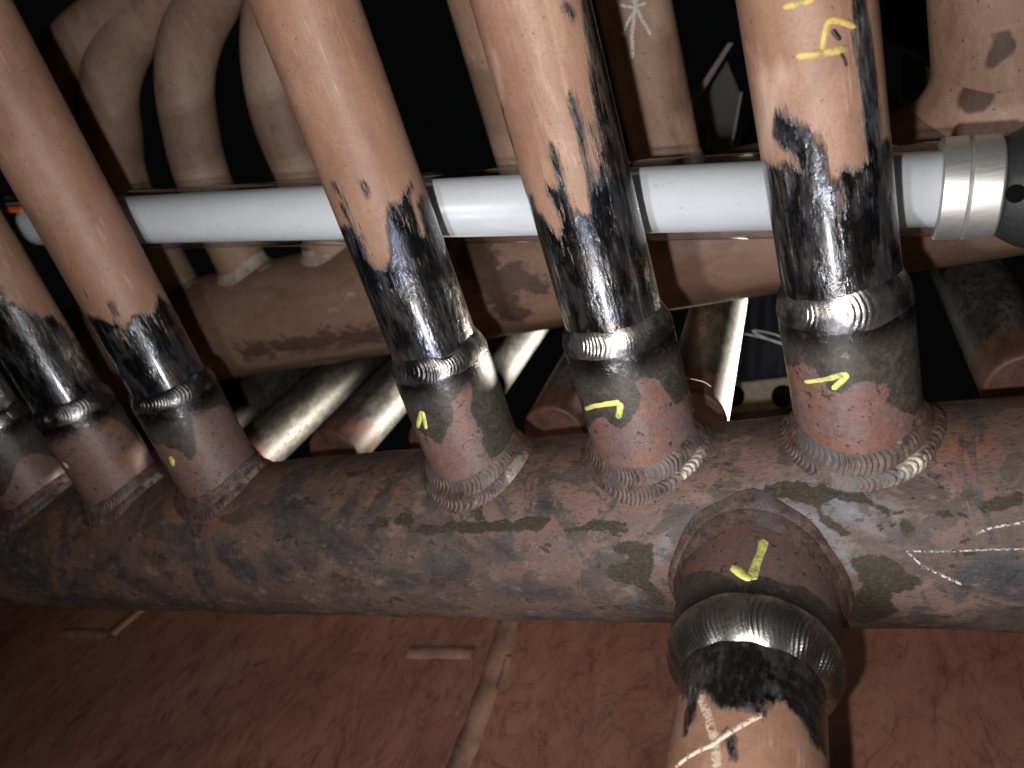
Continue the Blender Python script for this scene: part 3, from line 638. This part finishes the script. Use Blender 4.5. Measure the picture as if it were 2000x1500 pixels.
def saddle_fillet(X0, r, spread, rise, parent, mat, patch=None):
    ph = np.linspace(0, 2*math.pi, 96, endpoint=False); rows = []
    for k in np.linspace(0, 1, 12):
        a = k*math.pi/2; rho = r + spread*(1 - math.sin(a)) - .0004*k; up = rise*(1 - math.cos(a))
        s2_ = rho*np.sin(ph); hh = np.sqrt(np.maximum(RH**2 - np.minimum(np.abs(s2_), RH*.98)**2, 1e-6))
        rows.append(np.stack([X0 + rho*np.cos(ph), Y2 + s2_, Z2 + hh + up - .0008*(1 - k)], -1))
    n_ = 12*96; dkv = np.full(n_, -.05); G = np.array(rows).reshape(-1, 3)
    if patch is not None:
        pc = CAM + ray(*patch[0])*min(((g - CAM)@ray(*patch[0]) for g in G if np.linalg.norm(np.cross(g - CAM, ray(*patch[0]))) < .006), default=.6)
        dkv = patch[1] - np.linalg.norm(G - pc, axis=1)
    return link('saddle_weld', grid(np.array(rows), attrs=dict(dark=dkv, pale=np.full(n_, -.05 if spread > .012 else .002))), mat, parent)
saddle_fillet(.109, .040, .020, .022, tb, tb.data.materials[0], ((1905, 190), .011))
M_rw = m_rear(9)
for X0, pr in ((-2*PITCH, None), (-PITCH, tr), (-4*PITCH, None), (-5*PITCH, None), (-6*PITCH, None)):
    saddle_fillet(X0, RT, .008, .010, pr or rman, M_rw)

# ------------------------------------------------------------------ lower row: horizontal tubes running back
yb0, yb1 = .118, 1.7
names = {1: 'rightmost steel tube running back, past the thickest riser', 0: 'unseen steel tube behind the thickest riser, kept to block light',
         -1: 'steel tube running back beside the dark blue cloth, bright right edge', -2: 'rust-ended steel tube running back between the second and third risers from right',
         -3: 'steel tube running back, just right of the third riser from right', -4: 'steel tube with round rusty end, left of third riser from right',
         -5: 'second steel tube to the right of the fourth riser from right, no round end showing', -6: 'steel tube showing only a sliver right of the fourth riser from right'}
for k in (1, 0, -1, -2, -3, -4, -5, -6, -7):  # the unseen tube behind the thickest riser keeps light off the next socket
    kx = k*PITCH - (.012 if k == 1 else 0)
    cy_ = Cyl((kx, yb0, HZ - .002), (0, 1, 0), RT)
    vs = np.r_[0, .0004, .0012, .0025, np.linspace(.004, .16, 60), np.linspace(.17, yb1 - yb0, 30)]
    off = np.r_[-.0025, -.0014, -.0005, -.0001, np.zeros(90)]
    th = (np.arange(96)/96*2 - 1)*math.pi; U, V = np.meshgrid(th*RT, vs)
    P = cy_.pt(U, V, np.repeat(off[:, None], 96, 1))
    rust = .035 - V.ravel() if k != -5 else .012 - V.ravel()
    o = link('steel_tube', grid(P, caps=True, attrs=dict(rust=np.clip(rust, -.06, .05))), mat_bare('drawn_tube_%d' % (k + 9), k*2.1), None, (kx, yb0, HZ - .002))
    setp(o, names.get(k, 'steel tube running back at the far left, behind the leftmost risers'), 'steel tube', 'steel tubes running back under the rear header')

# ------------------------------------------------------------------ inspection lamp between the rows
lr = onplane((1780, 371.5), 1, .053); ll = onplane((300, 428.5), 1, .085)
la = (lr - ll); Llen = np.linalg.norm(la); la /= Llen
def lpos(px):                                                    # axial coordinate of the lamp axis seen at a pixel column
    lo, hi = -1., 1.
    for _ in range(50):
        mid = (lo + hi)/2; p = M.T@(lr + la*mid - CAM)
        if p[0]/p[2]*F + 1000 < px: lo = mid
        else: hi = mid
    return lo
RW = .0180; RO = .0222
il = empty('inspection_lamp', lr); setp(il, 'white tube inspection lamp with silver collar and black cap lying across behind the risers', 'lamp')
x0, x1 = lpos(52), lpos(1836)
def mat_opal():
    q = NT('opal_diffuser'); n1 = q.noise(60, (.3, 1, 1), 5, .6); n2 = q.noise(500, (.25, 1, 1), 4, .7); n3 = q.noise(220, (1, 1, 1), 3, .6, (4, 4, 4))
    col = q.ramp(n1, [(.3, (.66, .68, .71)), (.7, (.73, .745, .77))])
    col = q.mix(q.mr(n3, .66, .70, 0, .35), col, (.35, .33, .31)); scr = q.math('ABSOLUTE', q.math('SUBTRACT', n2, .5)); col = q.mix(q.mr(scr, 0, .006, .22, 0), col, (.42, .42, .42))
    return q.done(col, q.mr(n1, .3, .7, .3, .5), 0., q.bump(n2, .0001, .4))
M_white = mat_opal()
link('diffuser_tube', lathe(lr, la, [(x0, .001), (x0 + .002, .008), (x0 + .006, .0135), (x0 + .012, .0168), (x0 + .020, RW), (x1 + .004, RW)]), M_white, il)
xs = lpos(12)
th = np.arange(96)/96*2*math.pi
me = lathe(lr, la, [(xs, RO), (xs + .1, RO), (x1 + .002, RO)], 96, caps=False)
link('clear_sleeve', me, mat_clear(), il)
M_alu = mat_plain('brushed_aluminium', (.66, .65, .63), .42, .85, .06, 400, .5, .00008, (.1, 3, 3))
M_rub = mat_plain('black_rubber', (.022, .023, .024), .42, 0, .25, 300)
xa, xb, xc = lpos(1829), lpos(1884), lpos(1946)
rr_ = .0240
link('collar_ring', lathe(lr, la, [(xa, RO - .002), (xa, rr_ - .0006), (xa + .0007, rr_), (xa + .0011, rr_), (xb - .0014, rr_), (xb - .0010, rr_), (xb - .0004, rr_ - .0008), (xb - .0004, RO - .002)], 96), M_alu, il)
link('collar_ring', lathe(lr, la, [(xb - .0002, RO - .002), (xb - .0002, rr_ - .0008), (xb + .0006, rr_), (xb + .0010, rr_), (xc - .0012, rr_), (xc - .0008, rr_), (xc, rr_ - .0008), (xc, RO - .002)], 96), M_alu, il)
cap = link('end_cap', lathe(lr, la, [(xc + .0003, .018), (xc + .0003, rr_ - .0016), (xc + .002, rr_ - .001), (xc + .010, rr_ + .0035), (xc + .030, rr_ + .008), (xc + .075, rr_ + .009), (xc + .09, rr_ + .004), (xc + .1, .012)], 96), M_rub, il)
ch = Cyl(lr, la, rr_ + .0030)
for _ in range(4):
    hp = ch.hit((1985, 378)); ch = Cyl(lr, la, float(np.interp(hp[1] - xc, [.0003, .002, .010, .030, .075], [rr_ - .0016, rr_ - .001, rr_ + .0035, rr_ + .008, rr_ + .009])))
hcn = ch.pt(np.array([hp[0]]), np.array([hp[1]]), np.array([0.]))[0]; hn = hcn - (lr + la*((hcn - lr)@la)); hn /= np.linalg.norm(hn)
prf = lambda z: float(np.interp(z - xc, [.0003, .002, .010, .030, .075], [rr_ - .0016, rr_ - .001, rr_ + .0035, rr_ + .008, rr_ + .009]))
hn = hn - la*((prf(hp[1] + .001) - prf(hp[1] - .001))/.002); hn /= np.linalg.norm(hn)
M_dark = mat_plain('hole_dark', (.003, .003, .003), .9, 0, .2, 100, .05)
link('screw_hole_shade', lathe(hcn - hn*.003, hn, [(0, .0036), (.0038, .0040), (.0040, .0038), (.0039, .0033), (.0037, .0020), (.0037, .0002)], 32), M_dark, cap)  # slightly raised black disc, its colour paints the shade inside a screw hole
lc = link('end_cap', lathe(lr, la, [(xs - .06, .012), (xs - .055, .021), (xs - .002, .0245), (xs + .010, .0245), (xs + .012, .0235), (xs + .012, RO + .0002)], 72), M_rub, il)
cb2 = Cyl(lr, la, .0246)
M_or = mat_plain('orange_band', (.75, .16, .03), .45)
link('orange_stripe', ribbon(cb2, [(-30, 413), (10, 409), (44, 407)], 9, jitter=.01), M_or, lc)
link('grey_stripe', ribbon(cb2, [(-30, 402), (10, 398), (40, 396)], 3, jitter=.01), M_alu, lc)

# ------------------------------------------------------------------ dark background things
M_iron = mat_plain('dark_steel', (.055, .045, .038), .5, .2, .35, 60); M_grey = mat_plain('grey_steel', (.10, .095, .09), .5, .2, .2, 60)
def pxslab(pxs, y, th, mat, name, label, cat, ydir=(0, 1, 0)):
    o = link(name, slab([onplane(p, 1, y) for p in pxs], ydir, th), mat); return setp(o, label, cat)
pxslab([(1336, 215), (1422, 84), (1432, 84), (1346, 222)], .55, .012, mat_plain('bar_edge', (.30, .22, .16), .5), 'flat_bar', 'thin diagonal bar behind the gap left of the thickest riser', 'bar')
pxslab([(1322, 140), (1356, 104), (1358, 108), (1324, 146)], .62, .012, M_grey, 'flat_bar', 'short faint diagonal bar beside the chalk-scratched tube', 'bar')
pxslab([(1426, 287), (1446, 180), (1450, 180), (1431, 287)], .50, .010, mat_plain('bar_edge_b', (.30, .26, .2), .5), 'flat_bar', 'thin near vertical bar edge left of the thickest riser', 'bar')
pxslab([(1373, 230), (1392, 165), (1420, 120), (1446, 185), (1428, 288), (1380, 292)], .70, .02, M_grey, 'dark_plate', 'dark plate seen through the gap left of the thickest riser', 'plate')
pxslab([(1768, 105), (1870, 165), (1860, 195), (1768, 200)], .50, .02, mat_plain('plate_grey', (.05, .05, .05), .5), 'dark_plate', 'dark grey plate beside the thick dusty tube at top right', 'plate')
pxslab([(1700, -20), (1870, -20), (1870, 140), (1716, 70)], .75, .02, mat_plain('brown_plate', (.045, .027, .02), .6), 'dark_plate', 'dark brown plate behind the top of the thickest riser', 'plate')
# dark blue cloth, cord and bolted channel seen between the tubes
yq = .42
cl_ = []
X, Zc = np.meshgrid(np.linspace(0, 1, 40), np.linspace(0, 1, 40))
c00, c10, c01, c11 = [onplane(p, 1, yq) for p in ((1400, 830), (1570, 815), (1400, 560), (1570, 545))]
Pc = (c00*(1-X[..., None])*(1-Zc[..., None]) + c10*X[..., None]*(1-Zc[..., None]) + c01*(1-X[..., None])*Zc[..., None] + c11*X[..., None]*Zc[..., None])
Pc[..., 1] += .006*np.sin(X*14 + Zc*3) + .004*np.sin(X*25 - Zc*5)
Pb = Pc + np.array([0, .004, 0]); full = np.concatenate([Pc, Pb[::-1]], 0); full = np.concatenate([full, full[:1]], 0)
o = link('blue_cloth', grid(full, close=False), mat_plain('navy_cloth', (.006, .009, .022), .9, 0, .3, 300)); setp(o, 'dark blue cloth hanging in the gap left of the thickest riser', 'cloth')
o = link('white_cord', sweep(smooth_path([onplane(p, 1, yq - .02) for p in ((1430, 648), (1470, 655), (1520, 668), (1540, 676), (1500, 662), (1470, 646), (1510, 652), (1545, 668))], 8), .0009, 8), mat_plain('cord', (.55, .57, .62), .6)); setp(o, 'thin white looped cord on the dark blue cloth', 'cord')
ch_ = empty('bolted_channel', onplane((1475, 780), 1, .33)); setp(ch_, 'beige channel with two dark bolts below the dark blue cloth', 'channel')
ca = onplane((1400, 778), 1, .33); cb_ = onplane((1570, 766), 1, .33)
M_beige = mat_plain('beige_channel', (.36, .31, .24), .5)
cw = cb_[0] - ca[0]
link('web', box(((ca + cb_)/2 + np.array([0, .004, -.003])), (cw, .006, .034), bevel=.001), M_beige, ch_)
link('flange', box(((ca + cb_)/2 + np.array([0, -.016, -.021])), (cw, .040, .006), bevel=.001), mat_plain('brown_flange', (.11, .08, .055), .5), ch_)
for bx in (1432, 1530):
    bp = onplane((bx, 771), 1, .325); link('bolt', lathe(bp, (0, -1, 0), [(0, .011), (.006, .011), (.007, .0095), (.007, .007), (.014, .0066), (.0155, .004)], 6 if 0 else 24), M_dark, ch_)
# loose wire at the second riser's socket
o = link('loose_wire', sweep(smooth_path([onplane(p, 1, .035) for p in ((1334, 737), (1355, 741), (1375, 746), (1389, 755))], 6), .00035, 6), mat_plain('wire', (.5, .42, .33), .5)); setp(o, 'hair-thin loose wire beside the second riser from right', 'wire')
